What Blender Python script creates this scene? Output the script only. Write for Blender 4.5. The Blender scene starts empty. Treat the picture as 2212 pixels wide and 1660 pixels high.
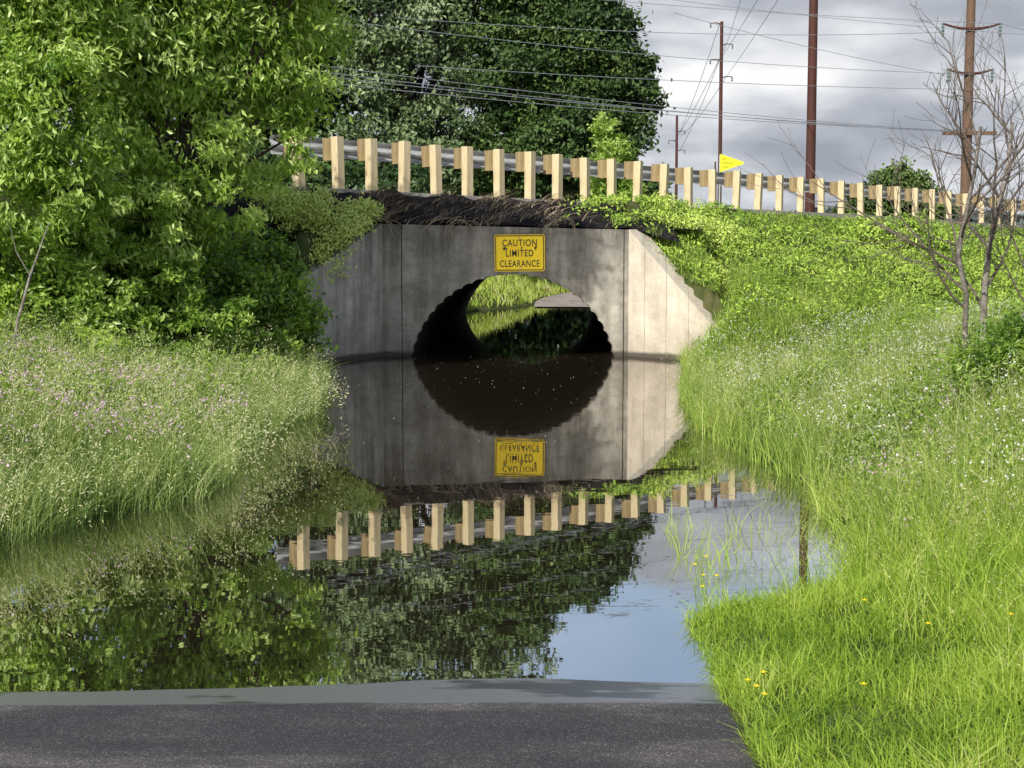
import bpy, math, random
import numpy as np
from mathutils import Vector
rng=np.random.default_rng(7); random.seed(7)
SC=bpy.context.scene
COL=SC.collection
F=3212.0; HZ=530.0; CX=1106.0; CH=1.714
def P(x,y,d):   # world point from a measured bearing and distance
    return ((x-CX)/F*d, d, CH-(y-HZ)/F*d)
# ------------------------------------------------------------------ helpers
def link(o,parent=None,**kw):
    COL.objects.link(o)
    if parent is not None: o.parent=parent
    for k,v in kw.items(): o[k]=v
    return o
def mesh_np(name,V,Fc,mat=None,tint=None,uv=None,smooth=False):
    V=np.asarray(V,dtype=np.float32).reshape(-1,3); Fc=np.asarray(Fc,dtype=np.int32)
    k=Fc.shape[1]; m=len(Fc)
    me=bpy.data.meshes.new(name)
    me.vertices.add(len(V)); me.vertices.foreach_set('co',V.ravel())
    me.loops.add(m*k); me.loops.foreach_set('vertex_index',Fc.ravel())
    me.polygons.add(m); me.polygons.foreach_set('loop_start',np.arange(0,m*k,k,dtype=np.int32))
    me.polygons.foreach_set('use_smooth',np.full(m,bool(smooth)))
    me.update(calc_edges=True)
    if tint is not None:
        a=me.attributes.new('tint','FLOAT','FACE'); a.data.foreach_set('value',np.asarray(tint,dtype=np.float32))
    if uv is not None:
        l=me.uv_layers.new(name='UVMap'); l.data.foreach_set('uv',np.asarray(uv,dtype=np.float32)[Fc.ravel()].ravel())
    if mat: me.materials.append(mat)
    return me
def obj(name,me,parent=None,loc=None,**kw):
    o=bpy.data.objects.new(name,me)
    if loc is not None: o.location=loc
    return link(o,parent,**kw)
def empty(name,loc,**kw):
    o=bpy.data.objects.new(name,None); o.location=loc; o.empty_display_size=.2
    return link(o,None,**kw)
def ss(x):
    x=np.clip(x,0,1); return x*x*(3-2*x)
class Acc:
    def __init__(s): s.V=[];s.F=[];s.n=0
    def add(s,V,Fc):
        V=np.asarray(V,float).reshape(-1,3); s.V.append(V); s.F.append(np.asarray(Fc,int)+s.n); s.n+=len(V)
    def get(s): return np.concatenate(s.V),np.concatenate(s.F)
    def tube(s,pts,rad,n=6,cap=True):
        pts=np.asarray(pts,float); m=len(pts); rad=np.broadcast_to(rad,(m,))
        T=np.gradient(pts,axis=0); T/=np.linalg.norm(T,axis=1)[:,None]+1e-9
        ref=np.array([0,0,1.]) if abs(T[0][2])<.8 else np.array([1.,0,0])
        A=np.cross(T,ref); A/=np.linalg.norm(A,axis=1)[:,None]+1e-9
        B=np.cross(T,A)
        an=np.linspace(0,2*math.pi,n,endpoint=False)
        V=pts[:,None]+rad[:,None,None]*(np.cos(an)[None,:,None]*A[:,None]+np.sin(an)[None,:,None]*B[:,None])
        i=np.arange(m-1)[:,None]*n; j=np.arange(n)[None]; j2=(j+1)%n
        Fc=np.stack([i+j,i+j2,i+n+j2,i+n+j],-1).reshape(-1,4)
        s.add(V,Fc)
        if cap and n%2==0:
            VV=np.vstack([V[-1],pts[-1]]); s.add(VV,[[a,(a+1)%n,(a+2)%n,n] for a in range(0,n,2)])
    def box(s,c,sx,sy,sz,rot=0):
        x,y,z=sx/2,sy/2,sz/2
        V=np.array([[-x,-y,-z],[x,-y,-z],[x,y,-z],[-x,y,-z],[-x,-y,z],[x,-y,z],[x,y,z],[-x,y,z]])
        cr,sr=math.cos(rot),math.sin(rot)
        R=np.array([[cr,-sr,0],[sr,cr,0],[0,0,1]])
        s.add(V@R.T+np.array(c),[[0,3,2,1],[4,5,6,7],[0,1,5,4],[1,2,6,5],[2,3,7,6],[3,0,4,7]])
def grid(xs,ys,Z):
    nx,ny=len(xs),len(ys)
    X,Y=np.meshgrid(xs,ys)
    V=np.stack([X,Y,Z],-1).reshape(-1,3)
    i=np.arange(ny-1)[:,None]*nx; j=np.arange(nx-1)[None]
    Fc=np.stack([i+j,i+j+1,i+nx+j+1,i+nx+j],-1).reshape(-1,4)
    return V,Fc
def nz(x,y,s=1.0,ph=0.0):
    x=x*s;y=y*s
    return (np.sin(1.7*x+2.3*y+ph)+np.sin(-2.9*x+1.3*y+1.7+ph*2)+.6*np.sin(4.1*x+5.3*y+.6+ph)+.5*np.sin(7.3*x-6.1*y+2.2)+.3*np.sin(13.1*x+9.7*y+ph))/3.4
# ------------------------------------------------------------------ materials
def newmat(name):
    m=bpy.data.materials.new(name); m.use_nodes=True
    nt=m.node_tree
    for n in list(nt.nodes): nt.nodes.remove(n)
    return m,nt,nt.nodes,nt.links
def ramp(nt,stops):
    r=nt.nodes.new('ShaderNodeValToRGB'); e=r.color_ramp.elements
    while len(e)<len(stops): e.new(.5)
    for q,(p,c) in zip(e,stops):
        q.position=p; q.color=(c[0],c[1],c[2],1)
    return r
def noise(nt,vec,scale,detail=4,rough=.55,map_=None):
    n=nt.nodes.new('ShaderNodeTexNoise'); n.inputs['Scale'].default_value=scale
    n.inputs['Detail'].default_value=detail; n.inputs['Roughness'].default_value=rough
    if map_:
        mp=nt.nodes.new('ShaderNodeMapping'); mp.inputs['Scale'].default_value=map_
        nt.links.new(vec,mp.inputs[0]); nt.links.new(mp.outputs[0],n.inputs['Vector'])
    else: nt.links.new(vec,n.inputs['Vector'])
    return n
def math_(nt,op,a,b=None,c=None,clamp=False):
    n=nt.nodes.new('ShaderNodeMath'); n.operation=op; n.use_clamp=clamp
    for i,v in enumerate([a,b,c]):
        if v is None: continue
        if isinstance(v,(int,float)): n.inputs[i].default_value=v
        else: nt.links.new(v,n.inputs[i])
    return n.outputs[0]
def mixc(nt,fac,a,b,mode='MIX'):
    n=nt.nodes.new('ShaderNodeMix'); n.data_type='RGBA'; n.blend_type=mode
    for s,v in ((0,fac),(6,a),(7,b)):
        if isinstance(v,(int,float)): n.inputs[s].default_value=v
        elif isinstance(v,tuple): n.inputs[s].default_value=(v[0],v[1],v[2],1)
        else: nt.links.new(v,n.inputs[s])
    return n.outputs[2]
def principled(name,stops,scale=4,detail=5,rough=.8,bump=0.0,bscale=None,map_=None,metal=0,spec=.4,bdist=.02):
    m,nt,ns,ls=newmat(name)
    tc=ns.new('ShaderNodeTexCoord'); vec=tc.outputs['Object']
    n=noise(nt,vec,scale,detail,.6,map_); r=ramp(nt,stops); ls.new(n.outputs[0],r.inputs[0])
    b=ns.new('ShaderNodeBsdfPrincipled'); ls.new(r.outputs[0],b.inputs['Base Color'])
    b.inputs['Roughness'].default_value=rough; b.inputs['Metallic'].default_value=metal
    b.inputs['Specular IOR Level'].default_value=spec
    if bump:
        n2=noise(nt,vec,bscale or scale*4,6,.6); bp=ns.new('ShaderNodeBump'); bp.inputs['Strength'].default_value=bump
        bp.inputs['Distance'].default_value=bdist
        ls.new(n2.outputs[0],bp.inputs['Height']); ls.new(bp.outputs[0],b.inputs['Normal'])
    o=ns.new('ShaderNodeOutputMaterial'); ls.new(b.outputs[0],o.inputs[0]); return m
def leafmat(name,stops,trans=.35,rough=.5,spec=.35,scale=.8,var=.7):
    m,nt,ns,ls=newmat(name)
    a=ns.new('ShaderNodeAttribute'); a.attribute_name='tint'
    g=ns.new('ShaderNodeNewGeometry')
    n=noise(nt,g.outputs['Position'],scale,2)
    f=math_(nt,'ADD',a.outputs['Fac'],math_(nt,'MULTIPLY_ADD',n.outputs[0],var,-var/2))
    r=ramp(nt,stops); ls.new(f,r.inputs[0])
    b=ns.new('ShaderNodeBsdfPrincipled'); ls.new(r.outputs[0],b.inputs['Base Color'])
    b.inputs['Roughness'].default_value=rough; b.inputs['Specular IOR Level'].default_value=spec
    o=ns.new('ShaderNodeOutputMaterial')
    if trans>0:
        t=ns.new('ShaderNodeBsdfTranslucent'); tc2=mixc(nt,1.0,r.outputs[0],(1.5,1.55,.6),'MULTIPLY'); ls.new(tc2,t.inputs[0])
        mx=ns.new('ShaderNodeMixShader'); mx.inputs[0].default_value=trans
        ls.new(b.outputs[0],mx.inputs[1]); ls.new(t.outputs[0],mx.inputs[2]); ls.new(mx.outputs[0],o.inputs[0])
    else: ls.new(b.outputs[0],o.inputs[0])
    return m

def concrete(name,lo,hi,lines=True,top=.6,streak=.45,blotch=.45):
    m,nt,ns,ls=newmat(name)
    tc=ns.new('ShaderNodeTexCoord'); uv=tc.outputs['UV']; sep=ns.new('ShaderNodeSeparateXYZ'); ls.new(uv,sep.inputs[0])
    n1=noise(nt,uv,1.9,8,.68); r=ramp(nt,[(.32,lo),(.66,hi)]); ls.new(n1.outputs[0],r.inputs[0])
    col=r.outputs[0]
    st=noise(nt,uv,3.6,6,.62,(1.0,.13,1)); sr=ramp(nt,[(.36,(.34,.32,.29)),(.56,(1,1,1))]); ls.new(st.outputs[0],sr.inputs[0])
    col=mixc(nt,streak,col,sr.outputs[0],'MULTIPLY')
    blot=noise(nt,uv,4.5,6,.7,(.8,1.2,1)); bl=ramp(nt,[(.38,(.62,.58,.50)),(.5,(1,1,1)),(.66,(1.18,1.18,1.16))]); ls.new(blot.outputs[0],bl.inputs[0])
    col=mixc(nt,blotch,col,bl.outputs[0],'MULTIPLY')
    fine=noise(nt,uv,45,4,.7); fr=ramp(nt,[(.3,(.8,.8,.8)),(.7,(1.12,1.12,1.12))]); ls.new(fine.outputs[0],fr.inputs[0])
    col=mixc(nt,1,col,fr.outputs[0],'MULTIPLY')
    if lines:
        k=math_(nt,'PINGPONG',sep.outputs[0],.21); l=math_(nt,'LESS_THAN',k,.006)
        n3=noise(nt,uv,2.2,2); l=math_(nt,'MULTIPLY',l,math_(nt,'MULTIPLY',n3.outputs[0],1.1),clamp=True)
        col=mixc(nt,l,col,(.10,.09,.075))
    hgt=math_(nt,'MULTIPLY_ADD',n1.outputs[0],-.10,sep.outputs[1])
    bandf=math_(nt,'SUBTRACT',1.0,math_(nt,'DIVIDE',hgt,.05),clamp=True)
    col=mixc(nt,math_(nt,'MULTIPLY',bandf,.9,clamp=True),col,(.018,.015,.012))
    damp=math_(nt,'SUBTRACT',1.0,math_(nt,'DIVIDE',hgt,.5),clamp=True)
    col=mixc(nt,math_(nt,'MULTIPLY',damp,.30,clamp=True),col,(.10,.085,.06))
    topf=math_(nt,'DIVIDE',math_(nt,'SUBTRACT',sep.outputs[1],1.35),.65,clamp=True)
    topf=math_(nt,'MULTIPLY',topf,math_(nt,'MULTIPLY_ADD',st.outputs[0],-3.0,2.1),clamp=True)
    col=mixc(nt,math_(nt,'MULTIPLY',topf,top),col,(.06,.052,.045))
    b=ns.new('ShaderNodeBsdfPrincipled'); ls.new(col,b.inputs['Base Color']); b.inputs['Roughness'].default_value=.85
    b.inputs['Specular IOR Level'].default_value=.25
    bp=ns.new('ShaderNodeBump'); bp.inputs['Strength'].default_value=.35; bp.inputs['Distance'].default_value=.01
    ls.new(fine.outputs[0],bp.inputs['Height']); ls.new(bp.outputs[0],b.inputs['Normal'])
    o=ns.new('ShaderNodeOutputMaterial'); ls.new(b.outputs[0],o.inputs[0]); return m
M_conc=concrete('concrete_headwall',(.21,.195,.165),(.40,.37,.315),lines=False,top=.75,streak=.6)  # base tone darkened to deepen the head wall's shade
M_concw=concrete('concrete_wing',(.46,.405,.325),(.66,.59,.48),top=.12,streak=.25,blotch=.25)  # sunlit copy of the concrete, brightness painted into a paler base
M_concl=concrete('concrete_wing_weathered_shaded',(.27,.25,.22),(.46,.43,.38),streak=.65)  # streaked concrete; base lowered so the left wing looks shaded
M_soil=principled('dark_soil',[(.3,(.008,.007,.007)),(.55,(.020,.017,.017)),(.8,(.060,.050,.044))],scale=5,rough=.95,bump=.9,bscale=22,spec=.1,map_=(1.6,.6,1))
M_ground=principled('grassy_ground',[(.3,(.025,.038,.010)),(.5,(.055,.07,.02)),(.75,(.11,.10,.045))],scale=2.5,rough=.95,bump=.5,spec=.1)
M_road=principled('road_asphalt',[(.3,(.15,.14,.13)),(.7,(.26,.24,.215))],scale=9,rough=.9,bump=.4)
M_wood=principled('treated_timber',[(.25,(.42,.33,.18)),(.5,(.62,.51,.31)),(.75,(.74,.64,.43))],scale=3,detail=7,rough=.8,map_=(9,9,.7),spec=.2)
M_wood2=principled('block_timber',[(.25,(.20,.145,.07)),(.6,(.33,.25,.13)),(.8,(.44,.34,.20))],scale=3,detail=7,rough=.85,map_=(9,9,.7),spec=.2)
M_galv=principled('galvanised_steel',[(.3,(.36,.37,.38)),(.7,(.52,.53,.54))],scale=6,rough=.5,metal=.3)
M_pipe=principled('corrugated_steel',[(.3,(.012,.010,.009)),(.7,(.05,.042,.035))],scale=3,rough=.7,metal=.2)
M_rust=principled('weathering_steel',[(.3,(.052,.016,.011)),(.7,(.088,.030,.019))],scale=1.2,rough=.75,map_=(3,3,.4))
M_pole=principled('pole_timber',[(.25,(.085,.050,.032)),(.7,(.19,.115,.072))],scale=3,detail=6,rough=.85,map_=(8,8,.3))
M_ins=principled('insulator_glaze',[(.3,(.10,.16,.15)),(.7,(.16,.22,.2))],rough=.25)
M_wire=principled('wire_aluminium',[(.3,(.22,.23,.25)),(.7,(.34,.35,.37))],rough=.6)
M_bark=principled('bark',[(.3,(.030,.024,.018)),(.7,(.085,.068,.05))],scale=9,rough=.9,map_=(3,3,.6),bump=.8)
M_barkl=principled('pale_bark',[(.3,(.12,.105,.085)),(.55,(.24,.21,.18)),(.75,(.45,.44,.40))],scale=14,rough=.9,bump=.5)
M_twig=principled('twig_bark',[(.3,(.085,.068,.055)),(.7,(.18,.145,.12))],scale=14,rough=.9)
M_yel=principled('sign_yellow',[(.3,(.94,.62,.008)),(.7,(.99,.70,.012))],scale=6,rough=.45)
M_yelf=principled('sign_fluorescent_yellow',[(.3,(.80,.78,.02)),(.7,(.88,.86,.04))],scale=4,rough=.45)
M_blk=principled('sign_black',[(.3,(.012,.012,.012)),(.7,(.03,.028,.025))],scale=20,rough=.6)
M_mud=principled('dried_mud',[(.3,(.05,.035,.02)),(.7,(.12,.085,.045))],scale=30,rough=.9)
M_bolt=principled('bolt_zinc',[(.3,(.3,.3,.3)),(.7,(.5,.5,.5))],rough=.4,metal=.8)
M_leafA=leafmat('leaves_sunny',[(.0,(.030,.075,.010)),(.3,(.12,.23,.025)),(.6,(.31,.45,.07)),(1,(.60,.70,.28))],trans=.34,scale=.9,rough=.42,spec=.5,var=.55)
M_leafB=leafmat('leaves_dark',[(.0,(.014,.032,.009)),(.5,(.042,.088,.019)),(.85,(.095,.155,.036)),(1,(.16,.22,.055))],trans=0,scale=.45,var=.9)
M_leafC=leafmat('leaves_silver_green',[(.0,(.035,.07,.022)),(.5,(.12,.18,.07)),(.85,(.21,.28,.13)),(1,(.34,.40,.23))],trans=0,scale=.45,var=.9)
M_weed=leafmat('weed_leaves',[(.0,(.045,.10,.012)),(.35,(.17,.29,.032)),(.7,(.35,.49,.065)),(1,(.50,.60,.15))],trans=.35,scale=.7)
M_weedH=leafmat('hillside_weed_leaves',[(.0,(.070,.14,.018)),(.35,(.23,.37,.042)),(.7,(.43,.57,.085)),(1,(.58,.66,.19))],trans=0,scale=.5)
M_grass=leafmat('grass_blades',[(.0,(.050,.10,.016)),(.3,(.16,.26,.038)),(.6,(.33,.43,.08)),(.82,(.50,.53,.19)),(1,(.66,.60,.38))],trans=.3,scale=.9)
M_grassN=leafmat('short_grass_blades',[(.0,(.055,.115,.014)),(.3,(.17,.29,.030)),(.6,(.35,.49,.06)),(.84,(.50,.56,.14)),(1,(.62,.58,.33))],trans=.35,scale=1.3)
M_grassL=leafmat('seeding_grass_blades',[(.0,(.045,.09,.018)),(.3,(.14,.23,.05)),(.6,(.34,.42,.13)),(.85,(.56,.57,.31)),(1,(.72,.67,.46))],trans=.3,scale=.9,var=.9)
M_straw=leafmat('dead_stems',[(.0,(.20,.145,.09)),(.5,(.44,.34,.22)),(1,(.70,.59,.42))],trans=0)
M_white=leafmat('white_petals',[(.0,(.5,.5,.47)),(1,(.78,.78,.75))],trans=.2)
M_pink=leafmat('pink_petals',[(.0,(.50,.30,.48)),(1,(.72,.52,.68))],trans=.2)
M_yfl=leafmat('yellow_petals',[(.0,(.75,.55,.01)),(1,(.88,.70,.03))],trans=.2)

def path_mat():
    m,nt,ns,ls=newmat('path_asphalt')
    tc=ns.new('ShaderNodeTexCoord'); v=tc.outputs['Object']; sep=ns.new('ShaderNodeSeparateXYZ'); ls.new(v,sep.inputs[0])
    agg=ns.new('ShaderNodeTexVoronoi'); agg.inputs['Scale'].default_value=230; ls.new(v,agg.inputs['Vector'])
    ar=ramp(nt,[(0,(.030,.029,.031)),(.5,(.047,.045,.047)),(.88,(.072,.068,.068)),(1,(.20,.19,.185))])  # dark aggregate tones also stand for tree shade on the path
    sc=ns.new('ShaderNodeSeparateColor'); ls.new(agg.outputs['Color'],sc.inputs[0]); ls.new(sc.outputs[0],ar.inputs[0])
    big=noise(nt,v,1.6,5,.6,(.6,1.8,1)); br=ramp(nt,[(.38,(.72,.72,.75)),(.54,(1.0,.99,.98)),(.66,(1.9,1.78,1.65))]); ls.new(big.outputs[0],br.inputs[0])  # broad pale blotches paint dappled sunlight into the asphalt
    col=mixc(nt,1,ar.outputs[0],br.outputs[0],'MULTIPLY')
    edge=noise(nt,v,1.0,3,.5,(.5,1,1))
    w=math_(nt,'ADD',sep.outputs[1],math_(nt,'MULTIPLY_ADD',edge.outputs[0],.12,-.06))
    wet=math_(nt,'DIVIDE',math_(nt,'SUBTRACT',w,5.40),.03,clamp=True)
    pn=noise(nt,v,1.7,4,.6,(.5,1.8,1)); pat=math_(nt,'DIVIDE',math_(nt,'SUBTRACT',pn.outputs[0],.53),.04,clamp=True)
    col=mixc(nt,wet,col,(.13,.132,.135))  # wet film; its pale grey paints in the reflected sky
    col=mixc(nt,math_(nt,'MULTIPLY',wet,pat),col,(.030,.029,.028))
    b=ns.new('ShaderNodeBsdfPrincipled'); ls.new(col,b.inputs['Base Color'])
    ls.new(math_(nt,'MULTIPLY_ADD',wet,-.58,.85),b.inputs['Roughness'])
    ls.new(math_(nt,'MULTIPLY_ADD',wet,.6,.25),b.inputs['Specular IOR Level'])
    b.inputs['IOR'].default_value=1.6
    bp=ns.new('ShaderNodeBump'); bp.inputs['Distance'].default_value=.004
    ls.new(math_(nt,'MULTIPLY_ADD',wet,-.5,.7),bp.inputs['Strength'])
    ls.new(sc.outputs[0],bp.inputs['Height']); ls.new(bp.outputs[0],b.inputs['Normal'])
    o=ns.new('ShaderNodeOutputMaterial'); ls.new(b.outputs[0],o.inputs[0]); return m
M_path=path_mat()
def water_mat():
    m,nt,ns,ls=newmat('still_dark_water')
    tc=ns.new('ShaderNodeTexCoord'); v=tc.outputs['Object']
    n1=noise(nt,v,3.2,3,.5,(.55,1.0,1)); n2=noise(nt,v,.7,2,.5,(.6,1,1))
    h=math_(nt,'ADD',math_(nt,'MULTIPLY',n1.outputs[0],.35),n2.outputs[0])
    bp=ns.new('ShaderNodeBump'); bp.inputs['Strength'].default_value=.04; bp.inputs['Distance'].default_value=.035; ls.new(h,bp.inputs['Height'])
    fr=ns.new('ShaderNodeFresnel'); fr.inputs[0].default_value=1.5; ls.new(bp.outputs[0],fr.inputs['Normal'])
    fac=math_(nt,'MULTIPLY_ADD',fr.outputs[0],.02,.62,clamp=True)
    d=ns.new('ShaderNodeBsdfDiffuse'); d.inputs[0].default_value=(.020,.015,.009,1)
    g=ns.new('ShaderNodeBsdfGlossy'); g.inputs['Roughness'].default_value=.010; g.inputs[0].default_value=(1,.99,.975,1); ls.new(bp.outputs[0],g.inputs['Normal'])
    mx=ns.new('ShaderNodeMixShader'); ls.new(fac,mx.inputs[0]); ls.new(d.outputs[0],mx.inputs[1]); ls.new(g.outputs[0],mx.inputs[2])
    o=ns.new('ShaderNodeOutputMaterial'); ls.new(mx.outputs[0],o.inputs[0]); return m
M_water=water_mat()

# ------------------------------------------------------------------ road curve
CP=np.array([(-20,2,2.85),(-14,13.0,2.82),(-9,19.2,2.78),(-5.6,22.3,2.70),(-2.88,24.0,2.626),(.67,25.6,2.487),(4.38,28.5,2.406),(7.62,31.2,2.326),(10.42,33.5,2.215),(11.78,34.6,2.166),(14.1,36.5,2.06),(22,43,1.9),(60,72,1.7),(200,160,1.6)],float)
def catmull(Pn,n=10):
    out=[]
    Q=np.vstack([2*Pn[0]-Pn[1],Pn,2*Pn[-1]-Pn[-2]])
    for i in range(1,len(Q)-2):
        p0,p1,p2,p3=Q[i-1],Q[i],Q[i+1],Q[i+2]
        for t in np.linspace(0,1,n,endpoint=False):
            out.append(.5*((2*p1)+(-p0+p2)*t+(2*p0-5*p1+4*p2-p3)*t*t+(-p0+3*p1-3*p2+p3)*t**3))
    out.append(Pn[-1]); return np.array(out)
RC=catmull(CP,8)
def roaddist(X,Y):
    sh=X.shape; x=X.ravel(); y=Y.ravel()
    best=np.full(x.shape,1e9); sg=np.ones(x.shape); zz=np.zeros(x.shape)
    for a,b in zip(RC[:-1],RC[1:]):
        dx,dy=b[0]-a[0],b[1]-a[1]; L=dx*dx+dy*dy
        t=np.clip(((x-a[0])*dx+(y-a[1])*dy)/L,0,1)
        px=x-(a[0]+t*dx); py=y-(a[1]+t*dy); d=np.hypot(px,py)
        m=d<best
        best=np.where(m,d,best); zz=np.where(m,a[2]+t*(b[2]-a[2]),zz)
        cr=dx*py-dy*px
        sg=np.where(m,np.where(cr>0,-1,1),sg)
    return (best*sg).reshape(sh),zz.reshape(sh)
def pathz(X,Y):
    return (5.74-Y)*.035+.0018*nz(X,Y,.9)+.0012*np.sin(X*1.9+1)-.0022*(X+.3)**2
XR=np.array([(-20,.8),(5.8,.8),(6.7,.86),(7.0,1.15),(7.3,1.65),(7.8,1.9),(8.2,1.98),(9.2,2.05),(10.6,2.1),(12,1.95),(13.4,1.75),(17,2.0),(20,2.4),(22,2.6),(24,2.6)])
XL=np.array([(-20,-3.0),(5,-3.0),(7.6,-3.3),(8.4,-2.95),(9.2,-2.6),(10,-2.15),(12.8,-2.3),(15,-2.15),(18,-2.4),(21.8,-2.75),(24,-2.8)])
def height(X,Y):
    dr,zr=roaddist(X,Y)
    yedge=np.interp(X,RC[:,0],RC[:,1])
    ztop=np.interp(X,[-2,1.8],[2.02,1.93])
    A=ztop+(zr-ztop)*np.clip((Y-23.1)/np.maximum(yedge-23.1,.5),0,1)
    frR=23.27-.96*(X-1.8); B=1.93-1.26*(X-1.8)+.50*np.maximum(0,Y-frR)
    C=zr-.34*dr
    eR=np.minimum(zr-.03,np.maximum(B,C))
    frL=23.27+1.67*(X+2); Bl=2.02-.83*(-2-X)+.5*np.maximum(0,Y-frL); Cl=zr-.42*dr
    eL=np.minimum(zr-.03,np.maximum(np.where(X>-3.4,Bl,-9),Cl))
    emb=np.where(X>1.8,eR,np.where(X<-2,eL,np.minimum(A,zr-.03)))
    embF=np.where(X>0,np.where((X>1.8)&(Y>frR),eR,np.minimum(C,zr-.03)),np.where((X<-2)&(Y>frL),eL,np.minimum(zr-.62*dr,zr-.03)))
    xr=np.interp(Y,XR[:,0],XR[:,1])+.06*nz(Y,Y*0,1.5); xl=np.interp(Y,XL[:,0],XL[:,1])+.13*nz(Y,Y*0+3,1.6)
    t=np.maximum(X-xr,xl-X)
    base=np.maximum(0,(5.72-Y)*.035)
    fl=base+np.where(t<0,np.maximum(-.6,.30*t),np.where(X>0,.16*np.minimum(t,3)+.03*np.maximum(t-3,0),.15*np.minimum(t,3)+.03*np.maximum(t-3,0)))
    fl=np.minimum(fl,1.6)
    nearp=(Y<7.4)&(X>-3.0)&(X<.80)
    fl=np.where(nearp,np.minimum(fl,pathz(X,Y)-.06),fl)
    front=fl+np.maximum(embF-fl,0)*ss(t/1.0)
    line=np.where(X<-2,frL,np.where(X>1.8,frR,23.2))
    behind=(Y>line)&(X>-3.15)&(X<3.1)
    h=np.where(behind,emb,front)
    far=np.maximum(1.4,zr-.05-np.maximum(0,-dr-5.0)*.5)
    h=np.where(dr<0,far,h)
    ax=(Y-23)*.028
    tr=(Y>23.1)&(Y<37.6)&(X>-1.95+ax)&(X<1.85+ax)
    h=np.where(tr,-.6,h)
    xl2=np.interp(Y,[37.5,39,41,43,50,90],[-1.3,-.9,.1,.6,1.2,2.5]); xr2=np.interp(Y,[37.5,43,50,90],[2.3,2.7,3.3,14])
    t2=np.maximum(X-xr2,xl2-X)
    f2=np.where(t2<0,np.maximum(-.4,.6*t2),.40*np.minimum(t2,2.5))
    f2=np.maximum(f2,np.minimum((Y-42.3)*.02,.6))+np.where(t2>0,np.clip((Y-40)*.012,0,.6),0)
    low=((dr<-4.6)&(Y>37.5)&(Y<95)&(X>-14)&(X<30))|((Y>37.5)&(Y<44)&(X>-1.7)&(X<2.9))
    h=np.where(low,np.minimum(f2,1.4),h)
    return h+.03*nz(X,Y,1.1)*(h>0.12)
# ------------------------------------------------------------------ ground
def axis(fine,lo,hi,g=1.13):
    a=list(fine); s=a[1]-a[0]; b=[]; v=a[0]; st=s
    while v>lo: st*=g; v-=st; b.append(v)
    e=[]; v=a[-1]; st=a[-1]-a[-2]
    while v<hi: st*=g; v+=st; e.append(v)
    return np.array(b[::-1]+a+e)
xs=axis(np.arange(-9,12.01,.14),-2500,2500)
ys=axis(np.concatenate([np.arange(0,24,.14),np.arange(24,60,.33)]),-60,3500)
X,Y=np.meshgrid(xs,ys); Z=height(X,Y)
V,Fc=grid(xs,ys,Z)
obj('ground',mesh_np('ground',V,Fc,M_ground,smooth=True),kind='structure')
xs=np.linspace(-3.0,.80,60); ys=np.concatenate([np.arange(-6,3,.4),np.arange(3,12.1,.1)])
X,Y=np.meshgrid(xs,ys); xe=X+np.where(X>.7,.02*nz(Y,X*0,6),0)
V,Fc=grid(xs,ys,pathz(X,Y)); V[:,0]=xe.ravel()
obj('path',mesh_np('path',V,Fc,M_path,smooth=True),kind='structure')
FPY=[41,44,47,50,53,55,58]; FPX=[1.45,1.6,2.2,3.4,6.0,9.5,16]
fc=catmull(np.array([(x,y,0) for x,y in zip(FPX,FPY)],float),8); tg=np.gradient(fc[:,:2],axis=0); tg/=np.linalg.norm(tg,axis=1)[:,None]; nn_=np.stack([tg[:,1],-tg[:,0]],-1)
V=[]
for k in range(7):
    o_=(-1+2*k/6)*.85; xx=fc[:,0]+nn_[:,0]*o_; yy=fc[:,1]+nn_[:,1]*o_; V.append(np.stack([xx,yy,np.maximum(height(xx,yy),(yy-42.3)*.02)+.05],-1))
V=np.stack(V,1).reshape(-1,3); m=len(fc)
i=np.arange(m-1)[:,None]*7; j=np.arange(6)[None]; Fc=np.stack([i+j,i+j+1,i+8+j,i+7+j],-1).reshape(-1,4)
M_fpath=principled('dry_path_asphalt',[(.35,(.20,.165,.14)),(.65,(.36,.31,.27))],scale=2.5,rough=.9)
obj('path',mesh_np('far_path',V,Fc,M_fpath,smooth=True),kind='structure')
xs=np.linspace(-9,6,4); ys=np.linspace(2,56,4); X,Y=np.meshgrid(xs,ys); V,Fc=grid(xs,ys,X*0)
obj('water',mesh_np('water',V,Fc,M_water),kind='structure')
T=np.gradient(RC[:,:2],axis=0); T/=np.linalg.norm(T,axis=1)[:,None]; NRM=np.stack([T[:,1],-T[:,0]],-1)
prof=[(.32,-.14),(.28,-.02),(-2.4,.0),(-5.0,-.02),(-5.0,-.2)]
V=[]
for o_,z_ in prof: V.append(np.stack([RC[:,0]+NRM[:,0]*o_,RC[:,1]+NRM[:,1]*o_,RC[:,2]+z_],-1))
V=np.stack(V,1).reshape(-1,3); n=len(prof); i=np.arange(len(RC)-1)[:,None]*n; j=np.arange(n-1)[None]
Fc=np.stack([i+j,i+j+1,i+n+j+1,i+n+j],-1).reshape(-1,4)
obj('road',mesh_np('road',V,Fc,M_road),kind='structure')
xs=np.arange(-4.2,2.6,.04); NV=80; v=np.linspace(0,1,NV)
V=[]
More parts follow.
